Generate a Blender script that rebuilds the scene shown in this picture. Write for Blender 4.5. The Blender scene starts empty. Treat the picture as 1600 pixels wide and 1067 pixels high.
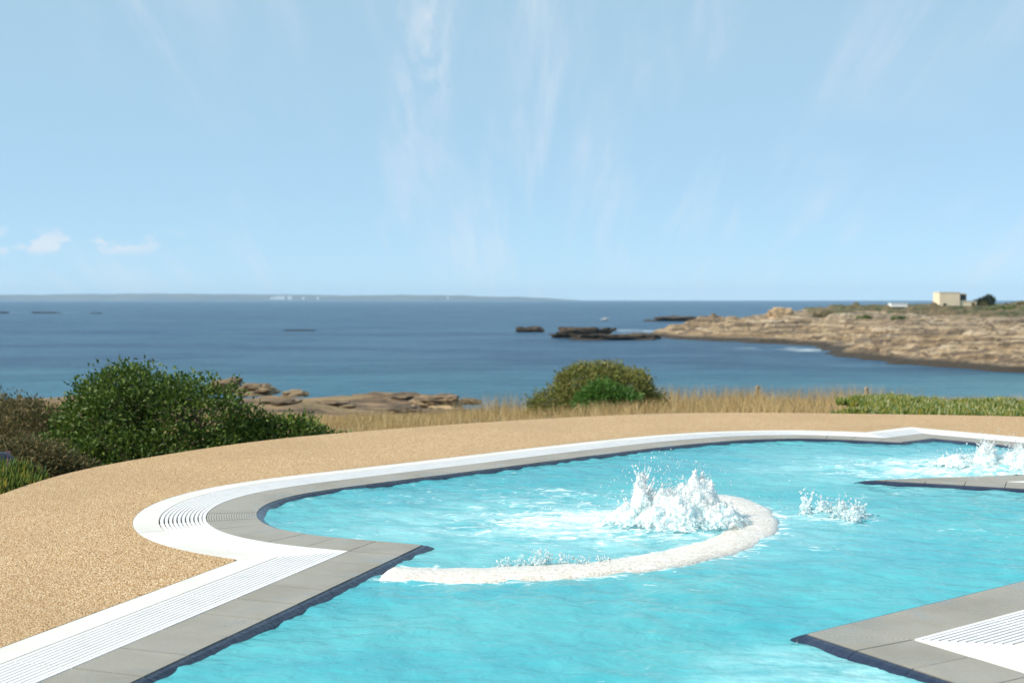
import bpy, bmesh, math, random
import numpy as np
from mathutils import Vector, noise, geometry
R = math.radians
random.seed(7); rng = np.random.default_rng(7)
scene = bpy.context.scene
col = scene.collection

# ------------------------------------------------------------------ camera
CAMZ = 1.2                       # metres above the pool deck
cam_d = bpy.data.cameras.new('camera'); cam = bpy.data.objects.new('camera', cam_d); col.objects.link(cam)
cam.location = (0, 0, CAMZ)
cam.rotation_euler = (R(90 - 1.93), 0, 0)
cam_d.sensor_width = 36; cam_d.lens = 36 * 1950 / 1600
cam_d.clip_start = 0.05; cam_d.clip_end = 60000
cam_d.dof.use_dof = True; cam_d.dof.focus_distance = 6.0; cam_d.dof.aperture_fstop = 3.4
scene.camera = cam

# ------------------------------------------------------------------ sky and sun
SUN_EL, SUN_AZ = R(40), R(-110)          # azimuth measured from +Y towards +X
to_sun = Vector((math.sin(SUN_AZ) * math.cos(SUN_EL), math.cos(SUN_AZ) * math.cos(SUN_EL), math.sin(SUN_EL)))
world = bpy.data.worlds.new('World'); scene.world = world; world.use_nodes = True
wt = world.node_tree; wt.nodes.clear()
class NT:
    """small node-tree helper"""
    def __init__(s, t): s.t = t
    def n(s, typ, **kw):
        nd = s.t.nodes.new(typ)
        ins = kw.pop('i', {})
        for k, v in kw.items(): setattr(nd, k, v)
        for k, v in ins.items(): s.set(nd.inputs[k], v)
        return nd
    def set(s, inp, v):
        if isinstance(v, bpy.types.NodeSocket): s.t.links.new(v, inp)
        elif isinstance(v, bpy.types.Node): s.t.links.new(v.outputs[0], inp)
        else: inp.default_value = v
    def m(s, op, a, b=0.0, c=None, clamp=False):
        nd = s.n('ShaderNodeMath', operation=op, use_clamp=clamp)
        s.set(nd.inputs[0], a); s.set(nd.inputs[1], b)
        if c is not None: s.set(nd.inputs[2], c)
        return nd.outputs[0]
    def step(s, v, a, b):
        nd = s.n('ShaderNodeMapRange', interpolation_type='SMOOTHSTEP', i={'Value': v, 'From Min': a, 'From Max': b})
        return nd.outputs[0]
    def mix(s, f, a, b, blend='MIX'):
        nd = s.n('ShaderNodeMix', data_type='RGBA', blend_type=blend)
        s.set(nd.inputs[0], f); s.set(nd.inputs[6], a); s.set(nd.inputs[7], b)
        return nd.outputs[2]
    def noise(s, vec, scale, detail=4.0, rough=0.5, dist=0.0):
        return s.n('ShaderNodeTexNoise', i={'Vector': vec, 'Scale': scale, 'Detail': detail, 'Roughness': rough, 'Distortion': dist}).outputs[0]
    def mapping(s, vec, scale=(1, 1, 1), rot=(0, 0, 0), loc=(0, 0, 0)):
        return s.n('ShaderNodeMapping', i={'Vector': vec, 'Scale': scale, 'Rotation': rot, 'Location': loc}).outputs[0]
    def ramp(s, v, stops):
        nd = s.n('ShaderNodeValToRGB', i={0: v}); e = nd.color_ramp.elements
        while len(e) < len(stops): e.new(0.5)
        for k, (p, c) in enumerate(stops): e[k].position = p; e[k].color = c
        return nd.outputs[0]
def C4(r, g, b): return (r, g, b, 1.0)
w = NT(wt)
sky = w.n('ShaderNodeTexSky', sky_type='NISHITA', sun_disc=False, sun_elevation=SUN_EL, sun_rotation=SUN_AZ,
          altitude=10.0, air_density=0.5, dust_density=0.0, ozone_density=6.0)
tc = w.n('ShaderNodeTexCoord')
sep = w.n('ShaderNodeSeparateXYZ', i={0: tc.outputs['Generated']})
X, Y, Z = sep.outputs
den = w.m('ADD', w.m('MAXIMUM', Z, 0.0), 0.32)
pl = w.n('ShaderNodeCombineXYZ', i={0: w.m('DIVIDE', X, den), 1: w.m('DIVIDE', Y, den)}).outputs[0]   # cloud sheet seen from below
c1 = w.noise(w.mapping(pl, scale=(4.4, .55, 1), rot=(0, 0, R(-52)), loc=(1.7, .4, 0)), 1.3, 10, .64, .25)
c1m = w.noise(w.mapping(pl, loc=(3.1, 1.2, 0)), 1.1, 3, .5)
cir = w.m('MULTIPLY', w.step(c1, .46, .78), w.step(c1m, .36, .62))
# one taller wisp of cirrus north of the pool
ay = w.m('MAXIMUM', w.m('ABSOLUTE', Y), .05)
u = w.m('DIVIDE', X, ay); v = w.m('DIVIDE', Z, ay)
wob = w.m('MULTIPLY', w.m('SUBTRACT', w.noise(tc.outputs['Generated'], 14, 4, .6), .5), .06)
du = w.m('ABSOLUTE', w.m('ADD', w.m('ADD', u, w.m('MULTIPLY', w.m('SUBTRACT', v, .18), -.12)), w.m('ADD', wob, .074)))
wisp = w.m('MULTIPLY', w.m('SUBTRACT', 1.0, w.step(du, .002, .042)), w.m('MULTIPLY', w.step(v, .09, .19), w.step(Y, 0, .1)))
wisp = w.m('MULTIPLY', wisp, w.step(w.noise(w.mapping(tc.outputs['Generated'], scale=(30, 10, 14)), 1.6, 8, .65, .6), .32, .68))
# small cumulus low over the sea
cv = w.noise(w.n('ShaderNodeCombineXYZ', i={0: w.m('MULTIPLY', u, 34.0), 1: w.m('MULTIPLY', v, 62.0), 2: Y}).outputs[0], 1.0, 6, .52)
cb = w.m('MULTIPLY', w.step(v, .032, .042), w.m('SUBTRACT', 1.0, w.step(v, .044, .064)))
cum = w.m('MULTIPLY', w.m('MULTIPLY', w.step(cv, .47, .60), cb), w.m('SUBTRACT', 1.0, w.step(u, -.33, -.24)))
cl = w.m('ADD', w.m('MULTIPLY', cir, .75), w.m('MULTIPLY', wisp, .55))
cl = w.m('MAXIMUM', cl, w.m('MULTIPLY', cum, .78), clamp=True)
veil = w.mix(.72, sky.outputs[0], C4(2.85, 4.3, 5.0))          # thin high veil over the whole sky
skycol = w.mix(cl, veil, C4(4.7, 5.0, 5.4))
bg = w.n('ShaderNodeBackground', i={'Color': skycol, 'Strength': 0.13})
w.n('ShaderNodeOutputWorld', i={'Surface': bg})

sun_d = bpy.data.lights.new('sun', 'SUN'); sun = bpy.data.objects.new('sun', sun_d); col.objects.link(sun)
sun_d.energy = 5.0; sun_d.angle = R(.5); sun_d.color = (1, .92, .80)
sun.rotation_euler = to_sun.to_track_quat('Z', 'Y').to_euler()
vs = scene.view_settings
vs.view_transform = 'Standard'; vs.look = 'None'; vs.exposure = 0.42; vs.gamma = 1.0; vs.use_curve_mapping = False
scene.cycles.use_denoising = True
scene.cycles.max_bounces = 8; scene.cycles.transparent_max_bounces = 12
scene.cycles.sample_clamp_indirect = 6.0

# ------------------------------------------------------------------ helpers
def px(x, y, z=0.0):
    """ground point (at height z) that the photograph shows at pixel x, y"""
    d = (CAMZ - z) * 1950 / (y - 467); return Vector(((x - 800) / 1950 * d, d, z))
def mesh_obj(name, verts, faces, mat, parent=None, smooth=False, uv=None):
    me = bpy.data.meshes.new(name)
    me.from_pydata([tuple(v) for v in verts], [], [tuple(f) for f in faces])
    if uv is not None:
        l = me.uv_layers.new(name='UVMap')
        l.data.foreach_set('uv', np.array([uv[vi] for f in faces for vi in f], dtype=np.float32).ravel())
    if smooth: me.polygons.foreach_set('use_smooth', [True] * len(me.polygons))
    me.materials.append(mat); me.update()
    o = bpy.data.objects.new(name, me); col.objects.link(o)
    if parent: o.parent = parent
    return o
def tag(o, label=None, cat=None, group=None, kind=None):
    if label: o['label'] = label
    if cat: o['category'] = cat
    if group: o['group'] = group
    if kind: o['kind'] = kind
    return o
def empty(name, loc):
    o = bpy.data.objects.new(name, None); col.objects.link(o); o.location = loc; o.empty_display_size = .2
    return o
def fnoise(x, y, z=0.0, oct=4, s=1.0):
    return noise.fractal(Vector((x * s, y * s, z)), 1.0, 2.0, oct)
def material(name):
    m = bpy.data.materials.new(name); m.use_nodes = True; t = m.node_tree; t.nodes.clear()
    n = NT(t); out = n.n('ShaderNodeOutputMaterial')
    return m, n, out
def principled(n, out, **i):
    p = n.n('ShaderNodeBsdfPrincipled', i={k.replace('_', ' '): v for k, v in i.items()})
    n.set(out.inputs['Surface'], p.outputs[0]); return p
def bump(n, h, strength=.5, dist=.01):
    return n.n('ShaderNodeBump', i={'Height': h, 'Strength': strength, 'Distance': dist}).outputs[0]
def objco(n): return n.n('ShaderNodeTexCoord').outputs['Object']
def worldpos(n): return n.n('ShaderNodeNewGeometry').outputs['Position']

# ------------------------------------------------------------------ materials
def mat_gravel():
    m, n, o = material('resin_bound_gravel'); p = worldpos(n)
    vo = n.n('ShaderNodeTexVoronoi', i={'Vector': p, 'Scale': 140.0, 'Randomness': 1.0})
    rnd = n.n('ShaderNodeSeparateColor', i={0: vo.outputs['Color']}).outputs
    c = n.ramp(rnd[0], [(0, C4(.19, .09, .03)), (.15, C4(.40, .22, .085)), (.42, C4(.55, .34, .15)), (.75, C4(.65, .455, .245)), (1, C4(.80, .64, .42))])
    edge = n.step(vo.outputs['Distance'], .35, .75)
    c = n.mix(n.m('MULTIPLY', edge, .5), c, C4(.20, .12, .055))
    big = n.noise(p, .8, 4, .55)
    c = n.mix(n.m('MULTIPLY', n.step(big, .38, .68), .38), c, C4(.36, .235, .12))
    hgt = n.m('SUBTRACT', n.m('MULTIPLY', rnd[1], .5), vo.outputs['Distance'])
    principled(n, o, Base_Color=c, Roughness=.62, Specular_IOR_Level=.35, Normal=bump(n, hgt, .8, .006))
    return m
def mat_white_stone():
    m, n, o = material('white_border_stone'); p = worldpos(n)
    a = n.noise(p, 3.0, 6, .6); b = n.noise(p, 160.0, 3, .6)
    c = n.mix(n.step(a, .35, .75), C4(.63, .615, .58), C4(.55, .53, .49))
    c = n.mix(n.m('MULTIPLY', n.step(b, .55, .75), .25), c, C4(.44, .42, .38))
    principled(n, o, Base_Color=c, Roughness=.6, Normal=bump(n, b, .15, .002))
    return m
def mat_white_plastic():
    m, n, o = material('white_grate_plastic'); p = worldpos(n)
    a = n.noise(p, 9.0, 5, .6)
    c = n.mix(n.step(a, .45, .8), C4(.72, .71, .71), C4(.64, .635, .63))
    principled(n, o, Base_Color=c, Roughness=.38)
    return m
def mat_tile():
    m, n, o = material('grey_grooved_tile')
    uv = n.n('ShaderNodeUVMap').outputs[0]; p = worldpos(n)
    sv = n.n('ShaderNodeSeparateXYZ', i={0: uv}).outputs
    g = n.m('PINGPONG', sv[1], .0068)                      # ribs every 13.6 mm, parallel to the pool edge
    gro = n.step(g, .0008, .0034)
    rnd = n.n('ShaderNodeObjectInfo').outputs['Random']
    a = n.noise(p, 2.2, 6, .62); b = n.noise(p, 240.0, 2, .6)
    c = n.mix(n.step(a, .35, .7), C4(.35, .33, .285), C4(.27, .25, .205))
    c = n.mix(n.m('MULTIPLY', n.m('SUBTRACT', rnd, .5), .35, clamp=False), c, C4(.40, .375, .33))
    c = n.mix(n.m('MULTIPLY', n.step(b, .5, .75), .35), c, C4(.19, .18, .165))
    c = n.mix(n.m('MULTIPLY', n.m('SUBTRACT', 1.0, gro), .7), c, C4(.10, .092, .08))
    wet = n.step(n.noise(p, 6.0, 4, .6, .5), .46, .66)
    wetw = n.m('MULTIPLY', wet, n.m('SUBTRACT', 1.0, n.step(sv[1], -.20, -.06)))
    c = n.mix(n.m('MULTIPLY', wetw, .3), c, C4(.20, .18, .145))
    ro = n.m('SUBTRACT', .6, n.m('MULTIPLY', wetw, .36))
    hh = n.m('ADD', n.m('MULTIPLY', n.m('ADD', gro, n.m('MULTIPLY', b, .25)), n.m('SUBTRACT', 1.0, n.m('MULTIPLY', wetw, .6))), n.m('MULTIPLY', n.m('MULTIPLY', n.noise(p, 42.0, 4, .6, .6), wetw), 1.6))
    principled(n, o, Base_Color=c, Roughness=ro, Normal=bump(n, hh, .55, .0025))
    return m
def mat_navy():
    m, n, o = material('navy_nosing_tile'); p = worldpos(n)
    a = n.noise(p, 6.0, 5, .6)
    c = n.mix(n.step(a, .4, .7), C4(.012, .020, .045), C4(.022, .032, .062))
    principled(n, o, Base_Color=c, Roughness=.12, Normal=bump(n, n.noise(p, 26.0, 4, .6, .6), .5, .012))
    return m
def mat_basin():
    m, n, o = material('pale_blue_pool_lining'); p = worldpos(n)
    c = n.mix(n.noise(p, 1.4, 3), C4(.36, .66, .72), C4(.42, .72, .77))
    principled(n, o, Base_Color=c, Roughness=.6)
    return m
RC = Vector((-.27, 7.12)); RR = 1.77              # ring wall: centre and outer radius
SPL1 = Vector((.86, 6.78)); SPL2 = Vector((3.55, 8.95))
def mat_water():
    m, n, o = material('turquoise_pool_water'); p = worldpos(n)
    sx = n.n('ShaderNodeSeparateXYZ', i={0: p}).outputs
    def near(c, r0, r1, ex=1.0):
        dx = n.m('MULTIPLY', n.m('SUBTRACT', sx[0], c[0]), ex); dy = n.m('SUBTRACT', sx[1], c[1])
        d = n.m('SQRT', n.m('ADD', n.m('MULTIPLY', dx, dx), n.m('MULTIPLY', dy, dy)))
        return n.m('SUBTRACT', 1.0, n.step(d, r0, r1))
    pm = n.mapping(p, scale=(1.0, 1.6, 1.0), rot=(0, 0, R(8)))
    big = n.noise(pm, .55, 4, .55, .5); mid = n.noise(pm, 2.4, 5, .6, .8)
    c = n.mix(n.step(big, .36, .64), C4(.058, .40, .475), C4(.095, .465, .51))
    c = n.mix(n.m('MULTIPLY', n.step(mid, .45, .75), .35), c, C4(.17, .56, .60))
    # churned-up air round the bubblers and by the wall jets
    air = n.m('MAXIMUM', n.m('MULTIPLY', near((.45, 6.75), .25, 1.6, .75), .75), n.m('MULTIPLY', near(SPL2, .3, 1.7, .6), .85))
    air = n.m('MAXIMUM', air, n.m('MULTIPLY', near((.98, 3.95), .12, .55), .95))
    air = n.m('MULTIPLY', air, n.step(n.noise(pm, 2.2, 6, .65, 1.0), .28, .66))
    c = n.mix(n.m('MULTIPLY', air, .75), c, C4(.50, .76, .77))
    # foam flecks
    f1 = n.noise(n.mapping(p, scale=(1, 2.0, 1), rot=(0, 0, R(6))), 7.5, 7, .62, 1.2)
    patch = n.noise(pm, 1.1, 3, .5)
    thr = n.m('SUBTRACT', .75, n.m('MULTIPLY', n.step(patch, .45, .72), .10))
    dens = n.m('MAXIMUM', n.m('MULTIPLY', near((.55, 6.78), .15, 1.15, .72), .27), n.m('MULTIPLY', near(SPL2, .2, 1.25, .6), .27))
    dens = n.m('MAXIMUM', dens, n.m('MULTIPLY', near((1.82, 6.98), .08, .5), .22))
    rd = n.m('ABSOLUTE', n.m('SUBTRACT', n.m('SQRT', n.m('ADD', n.m('POWER', n.m('SUBTRACT', sx[0], RC.x), 2.0), n.m('POWER', n.m('SUBTRACT', sx[1], RC.y), 2.0))), RR - .13))
    dens = n.m('MAXIMUM', dens, n.m('MULTIPLY', n.m('SUBTRACT', 1.0, n.step(rd, .12, .26)), n.m('MULTIPLY', .22, n.m('SUBTRACT', 1.0, n.step(sx[1], 7.3, 7.9)))))
    dens = n.m('MAXIMUM', dens, n.m('MULTIPLY', near((-.2, 7.5), .2, 1.7), .13))
    dens = n.m('MAXIMUM', dens, n.m('MULTIPLY', near((2.2, 7.6), .3, 2.4), .055))
    thr = n.m('SUBTRACT', thr, dens)
    foam = n.m('SMOOTH_MIN', n.step(n.m('SUBTRACT', f1, thr), -.07, .13), .68, .05)
    c = n.mix(foam, c, C4(.84, .87, .87))
    b = n.m('ADD', n.noise(pm, 9.0, 5, .55, .6), n.m('MULTIPLY', n.noise(pm, 38.0, 3, .5, .3), .10))
    nb = bump(n, b, .34, .045)
    dif = n.n('ShaderNodeBsdfPrincipled', i={'Base Color': c, 'Roughness': n.m('ADD', .08, n.m('MULTIPLY', foam, .5)), 'IOR': 1.33, 'Normal': nb})
    tr = n.n('ShaderNodeBsdfTransparent', i={'Color': C4(.30, .80, .86)})
    fac = n.m('MULTIPLY', n.m('SUBTRACT', 1.0, n.m('MAXIMUM', foam, air)), .18, clamp=True)
    mx = n.n('ShaderNodeMixShader', i={0: fac}); n.set(mx.inputs[1], dif.outputs[0]); n.set(mx.inputs[2], tr.outputs[0])
    n.set(o.inputs['Surface'], mx.outputs[0])
    return m
def mat_foam():
    m, n, o = material('white_frothing_water'); p = worldpos(n)
    a = n.noise(p, 26.0, 6, .65); nb = bump(n, n.noise(p, 150.0, 4, .7), .6, .005)
    hz0 = n.n('ShaderNodeSeparateXYZ', i={0: p}).outputs[2]
    c = n.mix(n.step(n.m('ADD', a, n.m('MULTIPLY', hz0, 1.2)), .40, .72), C4(.62, .81, .83), C4(.90, .92, .92))
    pr = n.n('ShaderNodeBsdfPrincipled', i={'Base Color': c, 'Roughness': .35, 'IOR': 1.33, 'Normal': nb, 'Subsurface Weight': 1.0, 'Subsurface Radius': (.05, .06, .065), 'Subsurface Scale': 1.0})
    ts = n.n('ShaderNodeBsdfTransparent', i={'Color': C4(.93, .98, .99)})
    hz = n.n('ShaderNodeSeparateXYZ', i={0: p}).outputs[2]
    thin = n.m('ADD', .08, n.m('MULTIPLY', n.m('SUBTRACT', 1.0, n.step(hz, -.015, .05)), .35))       # froth thins out into the pool
    m2 = n.n('ShaderNodeMixShader', i={0: n.m('MULTIPLY', n.step(n.noise(p, 60.0, 5, .65), .38, .58), n.m('ADD', thin, .45), clamp=True)})
    n.set(m2.inputs[1], pr.outputs[0]); n.set(m2.inputs[2], ts.outputs[0])
    n.set(o.inputs['Surface'], m2.outputs[0])
    return m
def mat_pebble_wall():
    m, n, o = material('white_pebble_mosaic'); p = worldpos(n)
    vo = n.n('ShaderNodeTexVoronoi', i={'Vector': p, 'Scale': 95.0})
    r = n.n('ShaderNodeSeparateColor', i={0: vo.outputs['Color']}).outputs[0]
    c = n.ramp(r, [(0, C4(.50, .43, .36)), (.2, C4(.62, .56, .49)), (.7, C4(.70, .65, .58)), (1, C4(.76, .72, .67))])
    c = n.mix(n.step(vo.outputs['Distance'], .5, .8), c, C4(.50, .46, .42))
    f = n.step(n.noise(n.mapping(p, scale=(1, 2, 1)), 11.0, 6, .65, .8), .52, .66)
    c = n.mix(n.m('MULTIPLY', f, .6), c, C4(.84, .85, .84))
    principled(n, o, Base_Color=c, Roughness=.3, Normal=bump(n, n.m('SUBTRACT', n.m('MULTIPLY', f, .4), vo.outputs['Distance']), .35, .004))
    return m
def mat_leaf(name, cols, rough=.45, trans=.25):
    m, n, o = material(name)
    r = n.n('ShaderNodeNewGeometry').outputs['Random Per Island']
    k = len(cols) - 1
    c = n.ramp(r, [(j / k, C4(*q)) for j, q in enumerate(cols)])
    pr = n.n('ShaderNodeBsdfPrincipled', i={'Base Color': c, 'Roughness': rough, 'Specular IOR Level': .35})
    tl = n.n('ShaderNodeBsdfTranslucent', i={'Color': c})
    mx = n.n('ShaderNodeMixShader', i={0: trans}); n.set(mx.inputs[1], pr.outputs[0]); n.set(mx.inputs[2], tl.outputs[0])
    n.set(o.inputs['Surface'], mx.outputs[0])
    return m
def mat_bark():
    m, n, o = material('brown_bark'); p = worldpos(n)
    principled(n, o, Base_Color=n.mix(n.noise(p, 30, 4), C4(.07, .05, .035), C4(.14, .10, .07)), Roughness=.85)
    return m
def mat_soil():
    m, n, o = material('dry_coastal_turf'); p = worldpos(n)
    a = n.noise(p, .35, 5, .6); b = n.noise(p, 5.0, 6, .65)
    c = n.mix(n.step(a, .35, .65), C4(.24, .16, .075), C4(.15, .11, .05))
    c = n.mix(n.m('MULTIPLY', n.step(b, .45, .7), .6), c, C4(.33, .24, .12))
    sx = n.n('ShaderNodeSeparateXYZ', i={0: p}).outputs
    rk = n.m('MULTIPLY', n.step(sx[1], 40.0, 48.0), n.step(n.noise(n.mapping(p, scale=(.5, 1, 1)), .35, 5, .65, .4), .40, .52))
    rc = n.mix(n.step(n.noise(n.mapping(p, scale=(.5, 1, 3)), .9, 7, .65), .4, .62), C4(.06, .036, .02), C4(.24, .155, .08))
    c = n.mix(rk, c, rc)
    principled(n, o, Base_Color=c, Roughness=.9, Normal=bump(n, b, .8, .12))
    return m
def mat_rock(name, sea_z=None, dark=1.0, grass=False):
    m, n, o = material(name); p = worldpos(n)
    st = n.noise(n.mapping(p, scale=(.06, .22, 1.9), rot=(R(6), R(4), 0)), .55, 9, .68, .6)
    fi = n.noise(n.mapping(p, scale=(.6, .8, 2.0)), .9, 8, .7, .3)
    c = n.ramp(st, [(.28, C4(.07 * dark, .045 * dark, .028 * dark)), (.40, C4(.26 * dark, .175 * dark, .095 * dark)), (.52, C4(.45 * dark, .32 * dark, .18 * dark)), (.66, C4(.66 * dark, .54 * dark, .39 * dark))])
    bk = n.noise(n.mapping(p, scale=(.16, .8, 3.0)), .26, 6, .62, .8)
    c = n.mix(n.m('MULTIPLY', n.step(bk, .53, .42), .75 if sea_z is not None else .3), c, C4(.07 * dark, .048 * dark, .032 * dark))  # shadow under the ledges, painted into the rock colour as dark bands
    c = n.mix(n.m('MULTIPLY', n.step(fi, .50, .38), .65), c, C4(.05 * dark, .036 * dark, .026 * dark))  # smaller crevices, their shade painted dark too
    sx = n.n('ShaderNodeSeparateXYZ', i={0: p}).outputs
    if grass:
        nz = n.n('ShaderNodeSeparateXYZ', i={0: n.n('ShaderNodeNewGeometry').outputs['Normal']}).outputs[2]
        up = n.m('ADD', sx[2], n.m('MULTIPLY', n.m('SUBTRACT', n.noise(n.mapping(p, scale=(.5, 1, 1)), .05, 6, .6), .5), 6.0))
        # pale weathered upper ledges below the turf
        c = n.mix(n.m('MULTIPLY', n.step(up, -6.5, -3.5), n.m('MULTIPLY', n.step(fi, .42, .6), .55)), c, C4(.46, .39, .30))
        g = n.mix(n.step(n.noise(p, .12, 6, .65), .38, .62), C4(.075, .085, .028), C4(.20, .145, .075))
        g = n.mix(n.step(n.noise(p, .5, 5, .65), .55, .7), g, C4(.05, .065, .022))
        c = n.mix(n.step(up, -3.4, -2.6), c, g)
    if sea_z is not None:
        wl = n.m('ADD', sx[2], n.m('MULTIPLY', fi, -1.2))
        c = n.mix(n.step(wl, sea_z + .9, sea_z + .1), c, C4(.045, .032, .018))
    principled(n, o, Base_Color=c, Roughness=.85, Normal=bump(n, n.m('ADD', n.m('ADD', fi, st), bk), 1.0, 1.3 if sea_z is not None else .2))
    return m
SEA_Z = -10.8
def mat_sea():
    m, n, o = material('open_sea_water'); p = worldpos(n)
    sx = n.n('ShaderNodeSeparateXYZ', i={0: p}).outputs
    y = sx[1]
    pat = n.noise(n.mapping(p, scale=(.0035, .016, 1)), 1.0, 6, .6, .4)
    pat2 = n.noise(n.mapping(p, scale=(.02, .09, 1)), 1.0, 5, .6, .3)
    c = n.mix(n.step(pat, .38, .66), C4(.008, .042, .100), C4(.014, .064, .135))
    wv = n.noise(n.mapping(p, scale=(.012, .024, 1)), 1.0, 11, .80, .3)
    c = n.mix(n.m('MULTIPLY', n.step(wv, .43, .58), .85), c, C4(.040, .108, .175))  # lighter wave facets painted into the base colour, as bump averages out far off
    # sand shallows inside the bay
    sh = n.m('SUBTRACT', 1.0, n.step(n.m('ADD', y, n.m('MULTIPLY', n.m('SUBTRACT', pat2, .5), 140.0)), 150.0, 265.0))
    c = n.mix(n.m('MULTIPLY', sh, .38), c, C4(.040, .20, .25))
    bay = n.m('MULTIPLY', n.step(sx[0], 35.0, 95.0), n.m('SUBTRACT', 1.0, n.step(y, 150.0, 215.0)))
    c = n.mix(n.m('MULTIPLY', bay, .75), c, C4(.13, .29, .32))
    def spot(cx, cy, rx, ry):
        dx = n.m('DIVIDE', n.m('SUBTRACT', sx[0], cx), rx); dy = n.m('DIVIDE', n.m('SUBTRACT', sx[1], cy), ry)
        return n.m('SUBTRACT', 1.0, n.step(n.m('ADD', n.m('MULTIPLY', dx, dx), n.m('MULTIPLY', dy, dy)), .2, 1.0))
    fm = n.m('MAXIMUM', spot(46, 445, 17, 60), spot(66, 300, 13, 15))
    fm = n.m('MAXIMUM', fm, n.m('MULTIPLY', spot(-480, 1130, 190, 22), .8))
    fm = n.m('MULTIPLY', fm, n.step(n.noise(n.mapping(p, scale=(.09, .05, 1)), 1.0, 6, .65, .5), .46, .62))
    c = n.mix(n.m('MULTIPLY', fm, .75), c, C4(.62, .70, .74))
    w1 = n.noise(n.mapping(p, scale=(.35, .9, 1)), 1.0, 6, .62, .3)
    w2 = n.noise(n.mapping(p, scale=(.05, .16, 1)), 1.0, 4, .6, .3)
    nb = bump(n, n.m('ADD', w1, n.m('MULTIPLY', w2, 2.5)), 1.0, 1.1)
    principled(n, o, Base_Color=c, Roughness=.32, IOR=1.33, Specular_IOR_Level=.32, Normal=nb)
    return m
def mat_plain(name, c, rough=.7, var=.15, scale=4.0):
    m, n, o = material(name); p = worldpos(n)
    a = n.noise(p, scale, 5, .6)
    principled(n, o, Base_Color=n.mix(n.step(a, .3, .7), C4(*c), C4(*[q * (1 - var) for q in c])), Roughness=rough)
    return m

# ------------------------------------------------------------------ pool outline: line between grey tiles and grate, water on the right of travel
def crom(pts, step=.04):
    p = [Vector(q) for q in pts]; p = [2 * p[0] - p[1]] + p + [2 * p[-1] - p[-2]]
    out = []
    for i in range(1, len(p) - 2):
        n = max(2, int((p[i + 1] - p[i]).length / step))
        for k in range(n):
            t = k / n; a, b, c, d = p[i - 1], p[i], p[i + 1], p[i + 2]
            out.append(.5 * ((2 * b) + (c - a) * t + (2 * a - 5 * b + 4 * c - d) * t * t + (3 * b - a - 3 * c + d) * t ** 3))
    out.append(p[-2]); return out
def smooth(pl, it):
    for _ in range(it):
        pl = [pl[0]] + [(pl[i - 1] + 2 * pl[i] + pl[i + 1]) / 4 for i in range(1, len(pl) - 1)] + [pl[-1]]
    return pl
PA = [(-2.416, 1.2), (-1.48, 3.9), (-.78, 5.92)]
PB = [(-.78, 5.92), (-1.08, 6.05), (-1.30, 6.20), (-1.47, 6.37), (-1.60, 6.58), (-1.69, 6.84), (-1.725, 7.12), (-1.705, 7.40), (-1.62, 7.66),
      (-1.50, 7.87), (-1.30, 8.11), (-1.03, 8.37), (-.33, 9.03), (.40, 9.74), (1.15, 10.42), (1.60, 10.74), (1.96, 10.93), (2.5, 11.04), (2.9, 10.95), (3.24, 10.79)]
PC1 = [(3.24, 10.79), (3.45, 10.96), (3.69, 11.16)]
PC2 = [(3.69, 11.16), (3.95, 10.84), (4.29, 10.45), (4.72, 9.9), (4.93, 9.35), (4.72, 8.82), (4.2, 8.43), (3.26, 8.19)]
PD = [(3.26, 8.19), (3.8, 7.94), (4.25, 7.62), (4.45, 7.1), (4.28, 6.62), (3.9, 6.24), (3.42, 5.874), (1.419, 4.374)]
PE = [(1.419, 4.374), (2.3, 2.85), (3.25, 1.2)]
PF = [(3.25, 1.2), (0.4, 1.2), (-2.416, 1.2)]
EXT = 1.3
class Piece: pass
pieces = []
for pts in (PA, PB, PC1, PC2, PD, PE, PF):
    q = Piece(); c = crom(pts)
    if len(pts) > 4: c = [c[0]] + smooth(c, 12)[1:-1] + [c[-1]]
    a = (c[1] - c[0]).normalized(); b = (c[-1] - c[-2]).normalized()
    c = [c[0] - a * EXT] + c + [c[-1] + b * EXT]
    # resample evenly
    s = [0.0]
    for i in range(1, len(c)): s.append(s[-1] + (c[i] - c[i - 1]).length)
    L = s[-1]; N = int(L / .04); xs = np.interp(np.linspace(0, L, N + 1), s, [v.x for v in c]); ys = np.interp(np.linspace(0, L, N + 1), s, [v.y for v in c])
    q.s = np.linspace(0, L, N + 1) - EXT; q.x, q.y = xs, ys; q.len = L - 2 * EXT
    tx, ty = np.gradient(xs), np.gradient(ys); l = np.hypot(tx, ty)
    q.nx, q.ny = -ty / l, tx / l                       # left of travel = land
    q.a, q.b = a, b; q.p0, q.p1 = Vector(pts[0]), Vector(pts[-1])
    pieces.append(q)
for i, q in enumerate(pieces):
    nx = pieces[(i + 1) % len(pieces)]
    q.n1 = (q.b + nx.a).normalized(); nx.n0 = q.n1
def at(q, s, d):
    return (float(np.interp(s, q.s, q.x + q.nx * d)), float(np.interp(s, q.s, q.y + q.ny * d)))
def clip(poly, c, n, keep_pos):
    out = []
    sg = 1 if keep_pos else -1
    f = lambda p: sg * ((p[0] - c.x) * n.x + (p[1] - c.y) * n.y)
    for i in range(len(poly)):
        a, b = poly[i - 1], poly[i]; fa, fb = f(a), f(b)
        if (fa >= 0) != (fb >= 0):
            t = fa / (fa - fb); out.append(tuple(a[k] + (b[k] - a[k]) * t for k in range(4)))
        if fb >= 0: out.append(b)
    return out
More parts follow.
